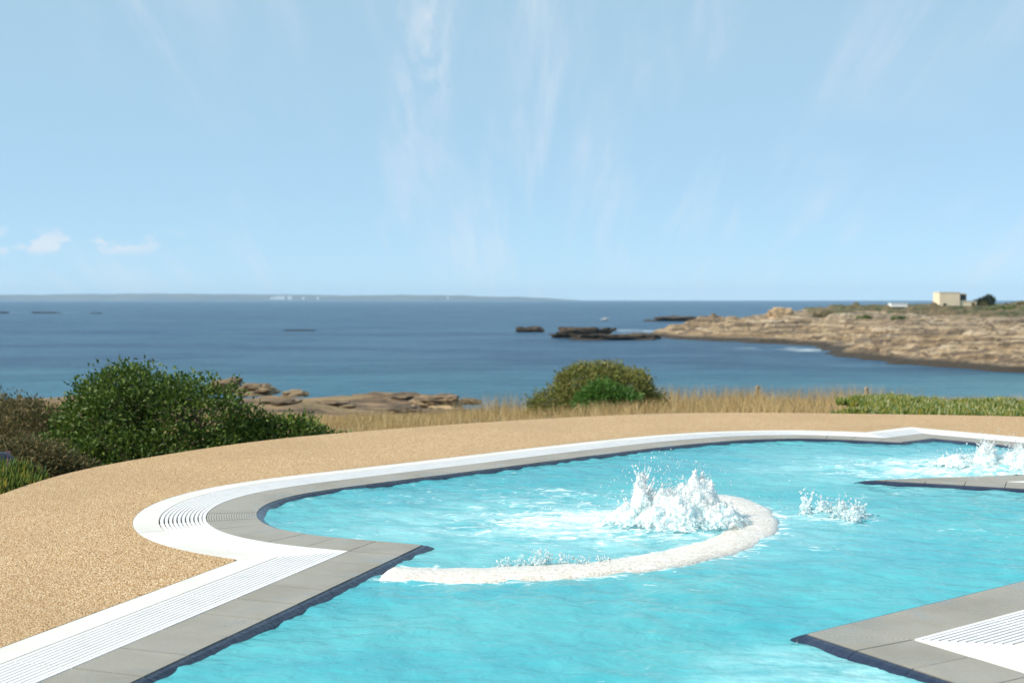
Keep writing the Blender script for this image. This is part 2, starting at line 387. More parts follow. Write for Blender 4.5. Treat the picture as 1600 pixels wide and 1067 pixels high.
def cell(q, s0, s1, d0, d1):
    """piece of a strip along the outline, mitred at the corners; vertices carry (x, y, s, d)"""
    n = max(1, int(math.ceil((s1 - s0) / .09)))
    ss = [s0 + (s1 - s0) * k / n for k in range(n + 1)]
    poly = [(*at(q, s, d0), s, d0) for s in ss] + [(*at(q, s, d1), s, d1) for s in reversed(ss)]
    if s0 < EXT * .95: poly = clip(poly, q.p0, q.n0, True)
    if poly and s1 > q.len - EXT * .95: poly = clip(poly, q.p1, q.n1, False)
    return poly if len(poly) > 2 else None
def loop(d):
    pts = []
    for q in pieces:
        for k in range(len(q.s)):
            x, y = q.x[k] + q.nx[k] * d, q.y[k] + q.ny[k] * d; s = q.s[k]
            if s < EXT * .95 and (x - q.p0.x) * q.n0.x + (y - q.p0.y) * q.n0.y < 0: continue
            if s > q.len - EXT * .95 and (x - q.p1.x) * q.n1.x + (y - q.p1.y) * q.n1.y > 0: continue
            pts.append((x, y))
    out = [pts[0]]
    for p in pts[1:]:
        if math.hypot(p[0] - out[-1][0], p[1] - out[-1][1]) > .004: out.append(p)
    return out
def inside(px_, py_, poly):
    r = np.zeros(px_.shape, bool); n = len(poly)
    for i in range(n):
        x0, y0 = poly[i - 1]; x1, y1 = poly[i]
        if y0 == y1: continue
        c = ((y0 > py_) != (y1 > py_)) & (px_ < (x1 - x0) * (py_ - y0) / (y1 - y0) + x0)
        r ^= c
    return r
TILE_W, GRATE_W, BORDER_W = .275, .25, .135

# ------------------------------------------------------------------ setting: deck
M_gravel = mat_gravel()
DECK = [(-3.14, 7.65), (-3.14, 7.88), (-3.09, 8.49), (-2.93, 9.07), (-2.74, 9.47), (-2.41, 10.13), (-1.99, 10.73), (-1.49, 11.2), (-.54, 11.95),
        (.58, 12.65), (1.3, 12.98), (1.95, 13.15), (2.7, 13.18), (3.4, 13.08), (4.4, 12.93), (5.3, 12.72), (7.5, 12.0)]
dk = [tuple(v) for v in smooth(crom(DECK, .15), 6)] + [(9.5, 9.0), (9.8, 2.0), (9.0, -4.0), (-5.0, -4.0), (-3.9, 2.0), (-3.35, 6.0)]
hole = loop(GRATE_W + BORDER_W + .001)
tris = geometry.tessellate_polygon([[Vector((*p, 0)) for p in dk], [Vector((*p, 0)) for p in hole]])
allp = dk + hole
nd = len(dk)
vv = [(*p, .003) for p in allp] + [(*p, -.45) for p in dk] + [(*p, -.2) for p in hole]
ff = [t for t in tris]
for i in range(nd): j = (i + 1) % nd; ff.append((i, j, nd + len(hole) + j, nd + len(hole) + i))
h0 = nd; h1 = 2 * nd + len(hole)
for i in range(len(hole)): j = (i + 1) % len(hole); ff.append((h0 + i, h0 + j, h1 + j, h1 + i))
deck = mesh_obj('pool_deck', vv, ff, M_gravel); tag(deck, kind='structure')
bm = bmesh.new(); bm.from_mesh(deck.data); bmesh.ops.recalc_face_normals(bm, faces=bm.faces); bm.to_mesh(deck.data); bm.free()

# ------------------------------------------------------------------ setting: near land
M_soil = mat_soil()
YP = [0, 6, 10, 13.5, 17, 22, 30, 36, 42, 50, 60, 72, 84, 100, 130]
ZP = [-1.0, -.8, -.6, -.52, -.72, -1.08, -1.75, -2.4, -2.95, -3.3, -3.75, -5.0, -8.2, -12.0, -16]
ZR = [-1.0, -.8, -.6, -.40, -.45, -.72, -1.40, -2.2, -3.8, -6.0, -8.0, -9.8, -11.5, -13.0, -16]
def land_z(x, y):
    t = min(1, max(0, (x + 4) / 8)); t = t * t * (3 - 2 * t)
    z = np.interp(y, YP, ZP) * (1 - t) + np.interp(y, YP, ZR) * t
    z += .10 * fnoise(x, y, 1.3, 4, .35) * min(1, y / 18)
    if y > 40: z += (.5 + .3 * abs(fnoise(x, y, 9., 3, .5))) * fnoise(x, y * 1.5, 4.1, 5, .16) * min(1, (y - 40) / 10)
    lx = min(1, max(0, (-2.6 - x) / 1.5)) * (1 - min(1, max(0, (y - 9) / 5)))     # ground falls away left of the deck
    return z - .15 * lx
ys = np.concatenate([np.arange(5, 40, .6), np.arange(40, 90, .8), np.arange(90, 131, 4)])
fx = np.linspace(-1.1, 1.3, 181)
verts = []; faces = []
for y in ys:
    for k in fx:
        x = k * (8 + y * .75); verts.append((x, y, land_z(x, y)))
nc = len(fx)
for i in range(len(ys) - 1):
    for k in range(nc - 1): faces.append((i * nc + k, i * nc + k + 1, (i + 1) * nc + k + 1, (i + 1) * nc + k))
# leave a gap under the pool and its deck
pool_in = np.array([abs(v[0] - 2.5) < 6.2 and v[1] < 11.2 or (-2.3 < v[0] < 7 and v[1] < 10.0) for v in verts])
faces = [f for f in faces if not all(pool_in[i] for i in f)]
tag(mesh_obj('coastal_ground', verts, faces, M_soil, smooth=True), kind='structure')

# ------------------------------------------------------------------ setting: sea
M_sea = mat_sea()
rr = np.concatenate([[20], np.geomspace(60, 14000, 60)]); th = np.linspace(0, 2 * math.pi, 97)[:-1]
verts = [(r * math.sin(t), r * math.cos(t), SEA_Z) for r in rr for t in th]
faces = []
for i in range(len(rr) - 1):
    for k in range(96):
        j = (k + 1) % 96; faces.append((i * 96 + k, (i + 1) * 96 + k, (i + 1) * 96 + j, i * 96 + j))
faces.append(tuple(range(96)))
tag(mesh_obj('sea', verts, faces, M_sea), kind='structure')

# ------------------------------------------------------------------ setting: headland
M_head = mat_rock('headland_rock', SEA_Z, 1.0, True)
HP = [(46, 388), (55, 366), (63.6, 354), (72, 330), (80, 316), (76, 304), (72.6, 289), (69, 263), (70.5, 240), (72, 228), (77, 214.7), (84, 205), (100, 194), (135, 182), (210, 176), (460, 190),
      (460, 760), (250, 740), (150, 640), (100, 560), (70, 480), (50, 432), (42, 405)]
def seg_dist(X, Y, poly):
    D = np.full(X.shape, 1e9)
    for i in range(len(poly)):
        x0, y0 = poly[i - 1]; x1, y1 = poly[i]; dx, dy = x1 - x0, y1 - y0
        t = np.clip(((X - x0) * dx + (Y - y0) * dy) / (dx * dx + dy * dy), 0, 1)
        D = np.minimum(D, np.hypot(X - x0 - t * dx, Y - y0 - t * dy))
    return D
gx = np.concatenate([np.arange(34, 175, .95), np.arange(175, 470, 6)]); gy = np.concatenate([np.arange(170, 470, 1.25), np.arange(470, 780, 5)])
GX, GY = np.meshgrid(gx, gy); D = seg_dist(GX, GY, HP); D = np.where(inside(GX, GY, HP), D, -D)
verts = []
for j in range(len(gy)):
    for i in range(len(gx)):
        x, y = gx[i], gy[j]
        d = D[j, i] + 5 * fnoise(x, y, 2.0, 4, .06)
        if d > 0:
            base = 3.8 * (1 - math.exp(-d / 12)) + 5.2 * min(1, d / 80) ** 1.1 + 2.6 * min(1, max(0, d - 75) / 90)
            am = min(1, d / 10) * (1.0 if d < 70 else max(.12, 1 - (d - 70) / 25))
            st = 2.2 * fnoise(x * .35, y, 5.0, 5, .055) + 1.5 * fnoise(x * .5, y * 1.3, 8.0, 4, .16)
            h = base + am * st * 1.25
            tr = 1.25; h += .5 * fnoise(x, y, 6., 2, .03); k = math.floor(h / tr); fr = h / tr - k                      # bedding ledges
            h = h * .25 + .75 * tr * (k + min(1, max(0, (fr - .5) * 4.5 + .5))) + .22 * fnoise(x, y, 1., 3, .5) if am > .3 else h
            z = SEA_Z + max(h, -.5)
        else: z = SEA_Z + max(-4, d * .25) - .05
        verts.append((x, y, z))
nc = len(gx); faces = []
for j in range(len(gy) - 1):
    for i in range(nc - 1):
        q = (j * nc + i, j * nc + i + 1, (j + 1) * nc + i + 1, (j + 1) * nc + i)
        if max(verts[k][2] for k in q) > SEA_Z - 2: faces.append(q)
headland = mesh_obj('headland', verts, faces, M_head, smooth=False); tag(headland, kind='structure')
HV = {(i, j): verts[j * nc + i][2] for j in range(len(gy)) for i in range(0, nc)}
def head_z(x, y): return HV[(int(np.argmin(abs(gx - x))), int(np.argmin(abs(gy - y))))]

# ------------------------------------------------------------------ setting: far coast
def mat_far():
    m, n, o = material('far_coast_fields'); p = worldpos(n)
    c = n.mix(n.step(n.noise(n.mapping(p, scale=(.002, .002, .01)), 1.0, 6, .65), .4, .6), C4(.03, .05, .045), C4(.07, .08, .06))
    principled(n, o, Base_Color=c, Roughness=.9); return m
xs_ = np.linspace(-9000, 860, 240); verts = []; faces = []
for x in xs_:
    e = max(0, min(1, (860 - x) / 1500)) ** .6
    hgt = e * (66 + 22 * math.exp(-((x + 4600) / 1500) ** 2) + 9 * fnoise(x, 0, 0, 5, .0012) + 4 * fnoise(x, 3, 0, 4, .006)) - 6 * (1 - e)
    for (dy, k) in ((0, -.2), (60, .35), (350, .75), (900, 1.0), (2200, .9), (2600, -.2)):
        verts.append((x, 15000 + dy + 200 * fnoise(x, dy, 2, 3, .0008), SEA_Z + max(-12, hgt * k + (4 * fnoise(x, dy, 7, 4, .004) if k > .3 else 0))))
for i in range(len(xs_) - 1):
    for k in range(5): faces.append((i * 6 + k, i * 6 + k + 1, (i + 1) * 6 + k + 1, (i + 1) * 6 + k))
tag(mesh_obj('distant_coast', verts, faces, mat_far(), smooth=True), kind='structure')

# ------------------------------------------------------------------ the pool and its edge
M_tile, M_navy, M_plas, M_stone, M_basin = mat_tile(), mat_navy(), mat_white_plastic(), mat_white_stone(), mat_basin()
pool = empty('swimming_pool', (0, 6, 0))
tag(pool, 'turquoise pool with grey tiled rim, white overflow grating and white stone border', 'swimming pool')
def child(name, v, f, mat, uv=None, smooth=False):
    o = mesh_obj(name, [(a, b - 6, c) for a, b, c in v], f, mat, pool, smooth, uv); return o
def prism(poly, zt, zb, v, f, uv):
    b = len(v); n = len(poly)
    for p in poly: v.append((p[0], p[1], zt)); uv.append((p[2], p[3]))
    for p in poly: v.append((p[0], p[1], zb)); uv.append((p[2], p[3]))
    ar = sum(poly[i - 1][0] * poly[i][1] - poly[i][0] * poly[i - 1][1] for i in range(n))
    idx = list(range(n)) if ar > 0 else list(range(n))[::-1]
    f.append(tuple(b + i for i in idx))
    for k in range(n):
        i, j = idx[k], idx[(k + 1) % n]; f.append((b + j, b + i, b + n + i, b + n + j))
def runs(q, step, lo=-.9, hi=.9):
    """stations along a piece, running over both mitred ends"""
    n = max(1, round((q.len) / step)); st = q.len / n
    k0 = int(math.floor(lo / st)); k1 = n + int(math.ceil(hi / st))
    return [(k * st, (k + 1) * st) for k in range(k0, k1)]
PROF = [(0, -.003), (.018, -.007), (.040, -.020), (.058, -.042), (.064, -.075), (.064, -.22)]
for q in pieces:
    for s0, s1 in runs(q, .244):
        p = cell(q, s0 + .0024, s1 - .0024, -.0025, -TILE_W + .0015)
        if p:
            v, f, uv = [], [], []; dz = random.uniform(-.0008, .0008)
            prism(p, dz, -.035, v, f, uv); child('edge_tile', v, f, M_tile, uv)
        v, f, uv = [], [], []
        for k in range(len(PROF) - 1):
            (d0, z0), (d1, z1) = PROF[k], PROF[k + 1]
            if d1 - d0 < 1e-6: d1 = d0 + 1e-4
            p = cell(q, s0 + .001, s1 - .001, -TILE_W - d0, -TILE_W - d1)
            if not p: continue
            b = len(v)
            for t in p:
                fr = min(1, max(0, (-t[3] - TILE_W - d0) / (d1 - d0))); v.append((t[0], t[1], z0 + (z1 - z0) * fr))
            f.append(tuple(range(b, b + len(p))))
        if f: child('nosing_tile', v, f, M_navy)
    for s0, s1 in runs(q, .5):
        v, f, uv = [], [], []; n = 11; pitch = (GRATE_W - .004) / n
        for k in range(n):
            d0 = .003 + k * pitch; wd = pitch * (.62 if 0 < k < n - 1 else .75)
            p = cell(q, s0 + .002, s1 - .002, d0 + wd, d0)
            if p: prism(p, .0015, -.022, v, f, uv)
        for sb in (s0 + .04, (s0 + s1) / 2 - .006, s1 - .052):
            p = cell(q, sb, sb + .012, GRATE_W - .004, .004)
            if p: prism(p, -.005, -.03, v, f, uv)
        if f: child('grate_panel', v, f, M_plas)
    for s0, s1 in runs(q, 1.0):
        p = cell(q, s0 + .0012, s1 - .0012, GRATE_W + BORDER_W, GRATE_W + .002)
        if p:
            v, f, uv = [], [], []; prism(p, .0012 + random.uniform(0, .0008), -.14, v, f, uv); child('border_slab', v, f, M_stone)
    v, f, uv = [], [], []
    for s0, s1 in runs(q, .5):
        p = cell(q, s0, s1, GRATE_W + .001, -.002)
        if p: prism(p, -.11, -.14, v, f, uv)
    child('overflow_channel', v, f, M_plas)
lw = loop(-TILE_W - .0605); n = len(lw)
v = [(*p, -.10) for p in lw] + [(*p, -1.3) for p in lw]
f = [(i, (i + 1) % n, n + (i + 1) % n, n + i) for i in range(n)]
for t in geometry.tessellate_polygon([[Vector((*p, 0)) for p in lw]]): f.append(tuple(n + i for i in t))
child('basin', v, f, M_basin)
# ring wall just breaking the surface, one rounded sweep
M_peb = mat_pebble_wall()
v, f = [], []
angs = np.linspace(R(-100), R(32), 90); sec = [(-.15, -.5), (-.148, -.05), (-.135, -.020), (-.10, -.009), (0, -.004), (.10, -.008), (.135, -.019), (.148, -.05), (.15, -.5)]
for a in angs:
    cr = RR - .14 + .012 * fnoise(a * 3, 0, 0, 3); fd = 1.0
    for (dr, z) in sec:
        r = cr + dr * (1 + .06 * fnoise(a * 6, dr * 9, 3, 3)); zz = z + (.006 * fnoise(a * 9, dr * 20, 1, 3) if z > -.1 else 0)
        if a > R(16): zz -= .03 * min(1, (a - R(16)) / R(15)) if z > -.1 else 0
        v.append((RC.x + r * math.cos(a), RC.y + r * math.sin(a), zz))
ns = len(sec)
for i in range(len(angs) - 1):
    for k in range(ns - 1): f.append((i * ns + k, (i + 1) * ns + k, (i + 1) * ns + k + 1, i * ns + k + 1))
f.append(tuple(range(ns))); f.append(tuple((len(angs) - 1) * ns + k for k in reversed(range(ns))))
o = child('ring_wall', v, f, M_peb, smooth=True); o['label'] = 'white pebbled curved wall just breaking the water'

# water surface: real ripples, higher near the bubblers
lo = loop(-TILE_W + .004)
gx_ = np.arange(-2.3, 5.2, .026); gy_ = np.arange(1.4, 11.4, .026)
GX, GY = np.meshgrid(gx_, gy_); IN = inside(GX, GY, lo)
WZ = -.021
def water_z(x, y):
    z = .0075 * fnoise(x, y * 1.3, .3, 3, 2.2) + .0080 * fnoise(x * 1.2 + y * .5, y * 1.4, 5.3, 3, 6.0) + .0016 * noise.noise(Vector((x * 17, y * 21, 2)))
    for c, r, a in ((SPL1, .42, .05), (SPL2, .8, .05), (Vector((1.78, 7.05)), .25, .02)):
        d2 = ((x - c.x) ** 2 + (y - c.y) ** 2) / (r * r)
        if d2 < 4: z += a * math.exp(-d2 * 2.2) * (.35 + abs(fnoise(x, y, 7.7, 4, 6.0)) * 1.3)
    return WZ + z
idx = -np.ones(GX.shape, int); verts = []; faces = []
keep = np.zeros((len(gy_) - 1, len(gx_) - 1), bool)
keep = IN[:-1, :-1] | IN[1:, :-1] | IN[:-1, 1:] | IN[1:, 1:]
for j, i in zip(*np.nonzero(keep)):
    q = []
    for (jj, ii) in ((j, i), (j, i + 1), (j + 1, i + 1), (j + 1, i)):
        if idx[jj, ii] < 0:
            idx[jj, ii] = len(verts); x, y = gx_[ii], gy_[jj]; verts.append((x, y, water_z(x, y)))
        q.append(idx[jj, ii])
    faces.append(tuple(q))
M_water = mat_water()
tag(mesh_obj('pool_water', verts, faces, M_water, smooth=True), kind='structure')

# ------------------------------------------------------------------ bubbling water: liquid blobs fused by a voxel remesh, loose drops round them
M_foam = mat_foam()
ICO = None
def ico():
    global ICO
    if ICO is None:
        b = bmesh.new(); bmesh.ops.create_icosphere(b, subdivisions=1, radius=1)
        ICO = ([tuple(v.co) for v in b.verts], [tuple(v.index for v in fc.verts) for fc in b.faces]); b.free()
    return ICO
def blobs(name, pts, mat, voxel=None):
    iv, fi = ico(); V = []; F = []
    iv = np.array(iv)
    for (x, y, z, r, st) in pts:
        b = len(V); a = iv * r; a[:, 2] *= st; V.extend((a + (x, y, z)).tolist()); F.extend([tuple(b + k for k in t) for t in fi])
    o = mesh_obj(name, V, F, mat, smooth=True)
    if voxel:
        md = o.modifiers.new('fuse', 'REMESH'); md.mode = 'VOXEL'; md.voxel_size = voxel; md.use_smooth_shade = True
        sm = o.modifiers.new('soften', 'SMOOTH'); sm.iterations = 2; sm.factor = .4
    return o
def splash(name, c, rx, ry, h, plumes, n, label, seed):
    rg = random.Random(seed); pts = []; drops = []
    def top(x, y):                                          # envelope of the boil
        e = 0
        for (ax, ay, ah, aw) in plumes:
            e = max(e, ah * math.exp(-(((x - ax) / aw) ** 2 + ((y - ay) / aw) ** 2)))
        return h * e * (.80 + .42 * fnoise(x, y, seed, 4, 7.0) + .16 * fnoise(x, y, seed + 3, 3, 22.0))
    for (ax, ay, ah, aw) in plumes:                         # thrown fingers
        for _ in range(26):
            a = rg.uniform(0, 6.28); x, y = ax + rg.gauss(0, aw * .4), ay + rg.gauss(0, aw * .4); z0 = top(x, y) * .85; L = rg.uniform(.02, .12) * min(1, ah) * min(1, h / .2 + .2)
            lx, ly = math.cos(a) * L * .5, math.sin(a) * L * .5
            for k in range(9):
                t = k / 8; pts.append((c.x + x + lx * t, c.y + y + ly * t, WZ + z0 + L * t - .02, .0075 * (1 - .65 * t) + .0022 + .002 * math.sin(k * 2.1 + x * 90), 1.3))
            drops.append((c.x + x + lx * 1.3, c.y + y + ly * 1.3, WZ + z0 + L * 1.25, rg.uniform(.003, .007), 1.1))
    for _ in range(int(n * .10)):
        a = rg.uniform(0, 6.28); r = abs(rg.gauss(0, .8)); x, y = math.cos(a) * r * rx, math.sin(a) * r * ry
        drops.append((c.x + x, c.y + y, WZ + rg.random() ** 1.6 * h * max(.1, 1.25 - r * .7) + .008, rg.uniform(.0014, .0042), 1.0))
    for _ in range(int(n * .42)):                            # fine mist hugging the boil
        x, y = rg.gauss(0, rx * .33), rg.gauss(0, ry * .40); t = top(x, y)
        if t > .03: drops.append((c.x + x, c.y + y, WZ + t * rg.uniform(.85, 1.18) + abs(rg.gauss(0, .012)), rg.uniform(.0010, .0030), 1.0))
    # churning surface: folded, crested sheet torn open at its rim
    st = .0052; nx_, ny_ = int(rx * 3.0 / st), int(ry * 3.0 / st); V = []; F = []; id_ = {}
    H = np.zeros((ny_ + 1, nx_ + 1))
    P = {}
    for jy in range(ny_ + 1):
        for ix in range(nx_ + 1):
            x, y = (ix - nx_ / 2) * st, (jy - ny_ / 2) * st
            t = top(x, y)
            if t < .004: continue
            w1 = noise.noise_vector(Vector((x * 14, y * 14, seed))); w2 = noise.noise_vector(Vector((x * 38, y * 38, seed + 5)))
            rid = 1 - abs(noise.noise(Vector((x * 22 + w1.x, y * 22 + w1.y, seed + 2)))) * 2
            rid2 = 1 - abs(noise.noise(Vector((x * 55 + w2.x, y * 55 + w2.y, seed + 8)))) * 2
            z = t * (.80 + .20 * rid) + .010 * rid2 * min(1, t / .05) + .006 * w2.z
            k = min(1, t / .10)
            P[(ix, jy)] = (x + (w1.x * .030 + w2.x * .012) * k, y + (w1.y * .030 + w2.y * .012) * k, z + .02 * w1.z * k)
            H[jy, ix] = t + .030 * noise.noise(Vector((x * 30, y * 30, seed + 4))) + .016 * noise.noise(Vector((x * 80, y * 80, seed)))
    for (ix, jy) in P:
        q = [(ix, jy), (ix + 1, jy), (ix + 1, jy + 1), (ix, jy + 1)]
        if not all(k in P for k in q) or min(H[k[1], k[0]] for k in q) < min(.020, h * .2): continue
        fc = []
        for k in q:
            if k not in id_: id_[k] = len(V); V.append(P[k])
            fc.append(id_[k])
        F.append(tuple(fc))
    o = mesh_obj(name, V, F, M_foam, smooth=True); o.location = (c.x, c.y, WZ - .004)
    sp = blobs('spray', [(x - c.x, y - c.y, z - WZ, r, s) for x, y, z, r, s in pts], M_foam, .0045); sp.parent = o; sp['kind'] = 'stuff'
    tag(o, label, 'splash')
    d = blobs('droplets', [(x - c.x, y - c.y, z - WZ, r, s) for x, y, z, r, s in drops], M_foam); d.parent = o; d['kind'] = 'stuff'
    return o
splash('bubbler_splash', SPL1, .56, .38, .34, [(-.14, .02, .98, .085), (.14, .03, .82, .16), (.0, -.04, .66, .21), (-.2, -.05, .40, .15), (.24, -.08, .48, .15)], 8000,
       'tall white burst of bubbling water inside the curved pebbled wall', 11)
splash('bubbler_splash', SPL2, .62, .42, .21, [(-.12, .05, .95, .10), (.15, 0, .9, .2), (-.3, .1, .5, .2), (.45, 0, .75, .25)], 8000,
       'low white froth boiling up near the far kinked corner of the pool', 23)
splash('bubbler_splash', Vector((1.80, 7.05)), .20, .22, .07, [(-.10, .12, 1.4, .035), (-.02, .04, .8, .05), (.07, .02, 1.0, .05), (.12, -.10, .8, .06), (.02, -.12, .5, .07), (.17, -.02, .6, .04), (-.13, -.02, .45, .05), (.08, -.24, .6, .05)], 900,
       'small spatter of white water outside the end of the curved wall', 31)
splash('bubbler_splash', Vector((.12, 5.70)), .20, .04, .032, [(0, 0, 1.3, .03), (.05, .01, .8, .04), (.12, .02, .7, .05), (.2, .01, .6, .05), (-.07, 0, .6, .05), (-.16, 0, .45, .05), (.3, .03, .5, .05)], 500,
       'little splash slopping over the inner side of the curved pebbled wall', 37)

# ------------------------------------------------------------------ plants
def leaves(pts_nrm, size, aspect, jitter, rg):
    """two-triangle folded leaves"""
    V = []; F = []
    for (p, nrm) in pts_nrm:
        d = (nrm + Vector((rg.gauss(0, 1), rg.gauss(0, 1), rg.gauss(.3, 1))) * jitter).normalized()
        sd = d.cross(Vector((rg.gauss(0, 1), rg.gauss(0, 1), rg.gauss(0, 1)))).normalized()
        up = sd.cross(d); s = size * rg.uniform(.65, 1.3); b = len(V)
        V += [p, p + d * s * .5 + sd * s * aspect * .5 + up * s * .08, p + d * s, p + d * s * .5 - sd * s * aspect * .5 + up * s * .08]
        F += [(b, b + 1, b + 2), (b, b + 2, b + 3)]
    return V, F
def limb(V, F, a, b, r0, r1, n=6):
    ax = (b - a).normalized(); s = ax.orthogonal().normalized(); t = ax.cross(s); o = len(V)
    for (c, r) in ((a, r0), (b, r1)):
        for k in range(n): th = k / n * 6.2832; V.append(c + s * math.cos(th) * r + t * math.sin(th) * r)
    for k in range(n): j = (k + 1) % n; F.append((o + k, o + j, o + n + j, o + n + k))
M_bark = mat_bark()
def shrub(name, base, lobes, nleaf, size, aspect, mat, label, cat='shrub', group=None, seed=1, clump=.11, jitter=.7):
    """lobes: (x, y, z, rx, ry, rz) relative to the base; twig clumps carry the leaves"""
    rg = random.Random(seed); root = empty(name, base); tag(root, label, cat, group)
    vol = [l[3] * l[5] + l[4] * l[5] + l[3] * l[4] for l in lobes]; tot = sum(vol); pn = []; BV = []; BF = []
    per = 26; ncl = nleaf // per
    for l, vl in zip(lobes, vol):
        c = Vector(l[:3]); stem0 = Vector((c.x * .3, c.y * .3, -.1))
        limb(BV, BF, stem0, c, .03, .015)
        for _ in range(max(3, int(ncl * vl / tot))):
            d = Vector((rg.gauss(0, 1), rg.gauss(0, 1), rg.gauss(.15, 1))).normalized()
            bump_ = 1 + .22 * fnoise(d.x + l[0] * 3, d.y + l[1] * 3, d.z + seed, 3, 1.6)
            rad = rg.uniform(.62, 1.04) ** .6 * bump_
            cc = c + Vector((d.x * l[3], d.y * l[4], d.z * l[5])) * rad
            if cc.z < -.12: continue
            if rg.random() < .16: limb(BV, BF, c, cc, .010, .003, 4)
            cs = clump * rg.uniform(.6, 1.35)
            for _ in range(per):
                o = Vector((max(-1.5, min(1.5, rg.gauss(0, 1))), max(-1.5, min(1.5, rg.gauss(0, 1))), max(-1.2, min(1.2, rg.gauss(0, .8))))) * cs * .55
                pn.append((cc + o, (o * 1.2 / cs + d).normalized()))
    V, F = leaves(pn, size, aspect, jitter, rg)
    mesh_obj('crown', V, F, mat, root); mesh_obj('stem', BV, BF, M_bark, root)
    return root
L_dark = mat_leaf('glossy_dark_leaf', [(.030, .060, .008), (.055, .105, .012), (.085, .145, .018), (.13, .175, .025)], .55)
L_scrub = mat_leaf('olive_scrub_leaf', [(.055, .055, .020), (.09, .09, .030), (.14, .115, .042), (.22, .16, .07)], .7)
L_olive = mat_leaf('yellow_green_leaf', [(.075, .085, .018), (.14, .16, .035), (.21, .225, .05), (.26, .22, .06)], .6)
L_green = mat_leaf('bright_green_leaf', [(.045, .11, .016), (.07, .17, .025), (.11, .22, .035)], .5)
L_ice = mat_leaf('fleshy_ice_plant_leaf', [(.035, .075, .012), (.065, .12, .018), (.13, .16, .022), (.25, .21, .03)], .4, .12)
L_grass = mat_leaf('dry_golden_grass', [(.24, .15, .06), (.36, .245, .10), (.48, .35, .16), (.58, .46, .25)], .7, .3)
GV = 'shrubs beyond the deck'
shrub('evergreen_shrub', (-3.42, 11.7, -.72), [(-.12, 0, .72, .58, .6, .58), (-.42, .1, .66, .48, .5, .48), (-.26, .1, .98, .38, .36, .30), (.50, -.05, .70, .55, .5, .50), (-.75, -.2, .25, .55, .5, .42), (.9, 0, .42, .45, .45, .42), (.1, -.45, .35, .8, .35, .42)], 34000, .044, .5, L_dark,
      'large glossy dark green evergreen shrub behind the gravel deck', group=GV, seed=3)
shrub('evergreen_shrub', (-2.15, 11.9, -.66), [(0, 0, .36, .52, .42, .36), (.32, .05, .28, .38, .36, .28), (-.35, 0, .36, .46, .38, .36)], 14000, .042, .5, L_dark,
      'low rounded dark green shrub growing against the tall evergreen shrub', group=GV, seed=5)
for k, (x, y, z, s, mt, lb) in enumerate([(-4.75, 12.2, -.60, .72, L_scrub, 'brownish heathery scrub bush left of the tall evergreen shrub'),
                                 (-4.0, 10.2, -.60, .52, L_scrub, 'feathery grey-olive scrub bush at the foot of the tall evergreen shrub'),
                                 (-6.1, 14.4, -.75, .85, L_scrub, 'wide brown scrub bush farthest out towards the open sea')]):
    shrub('scrub_bush', (x, y, z), [(0, 0, .25, s, s * .8, s * .75), (s * .6, .1, .15, s * .6, s * .6, s * .45), (-s * .6, .1, .15, s * .7, s * .6, s * .5)], 24000, .042, .38, mt, lb, group=GV, seed=20 + k, jitter=.5, clump=.09)
shrub('domed_shrub', (1.72, 24.6, -1.05), [(0, 0, .35, 1.05, .9, .58), (-.25, 0, .62, .55, .5, .36), (.35, 0, .5, .7, .6, .40), (-.75, 0, .12, .6, .6, .36), (.95, 0, .1, .4, .5, .34)], 24000, .07, .35, L_olive,
      'dome-shaped yellow-green shrub standing in the dry grass', group=GV, seed=8, clump=.14)
shrub('green_shrub', (1.78, 23.6, -1.0), [(0, 0, .28, .48, .35, .34), (.3, 0, .22, .35, .3, .26), (-.25, 0, .2, .35, .3, .26)], 9000, .06, .4, L_green,
      'fresh green shrub in front of the dome-shaped shrub', group=GV, seed=9, clump=.12)

def blade_field(name, n, place, h, wd, mat, label, lean=.35):
    V = []; F = []; rg = random.Random(len(name) + n)
    for _ in range(n):
        p = place(rg)
        if p is None: continue
        a = rg.uniform(0, 6.28); hh = h * rg.uniform(.45, 1.25); l = rg.gauss(0, lean) * hh; la = rg.uniform(0, 6.28)
        sx, sy = math.cos(a) * wd, math.sin(a) * wd; b = len(V); dx, dy = math.cos(la) * l, math.sin(la) * l
        V += [(p[0] - sx, p[1] - sy, p[2]), (p[0] + sx, p[1] + sy, p[2]), (p[0] + dx * .4 + sx * .7, p[1] + dy * .4 + sy * .7, p[2] + hh * .6), (p[0] + dx * .4 - sx * .7, p[1] + dy * .4 - sy * .7, p[2] + hh * .6), (p[0] + dx, p[1] + dy, p[2] + hh)]
        F += [(b, b + 1, b + 2, b + 3), (b + 3, b + 2, b + 4)]
    o = mesh_obj(name, V, F, mat); tag(o, label, 'grass', kind='stuff'); return o
def deck_y(x): return float(np.interp(x, [p[0] for p in DECK[3:]], [p[1] for p in DECK[3:]]))
def grass_at(rg):
    y = 12.0 + 24 * rg.random() ** .8; x = rg.uniform(-.52, .50) * y
    if x > -3 and y < deck_y(x) + .25: return None
    if x > 3.4 and y < 16.2: return None
    if fnoise(x, y, 3.3, 3, .6) < -.22: return None
    return (x, y, land_z(x, y) - .03)
blade_field('dry_grass', 95000, grass_at, .24, .0036, L_grass, 'dry golden grass covering the slope between deck and shore', .6)
def tuft_at(rg):
    k = rg.choice(TUFTS); x, y = k[0] + rg.gauss(0, k[2]), k[1] + rg.gauss(0, .4); return (x, y, land_z(x, y) - .03)
TUFTS = [(rgx, yy, s) for rgx, yy, s in ((3.6, 29, .5), (4.7, 29, .6), (6.2, 30, .5), (7.4, 30, .5), (2.9, 28, .4), (-.3, 27, .5), (8.6, 30, .6), (5.4, 29, .4))]
blade_field('tall_grass', 6000, tuft_at, .52, .003, L_grass, 'taller feathery dry grass tufts along the crest beside the posts', .25)

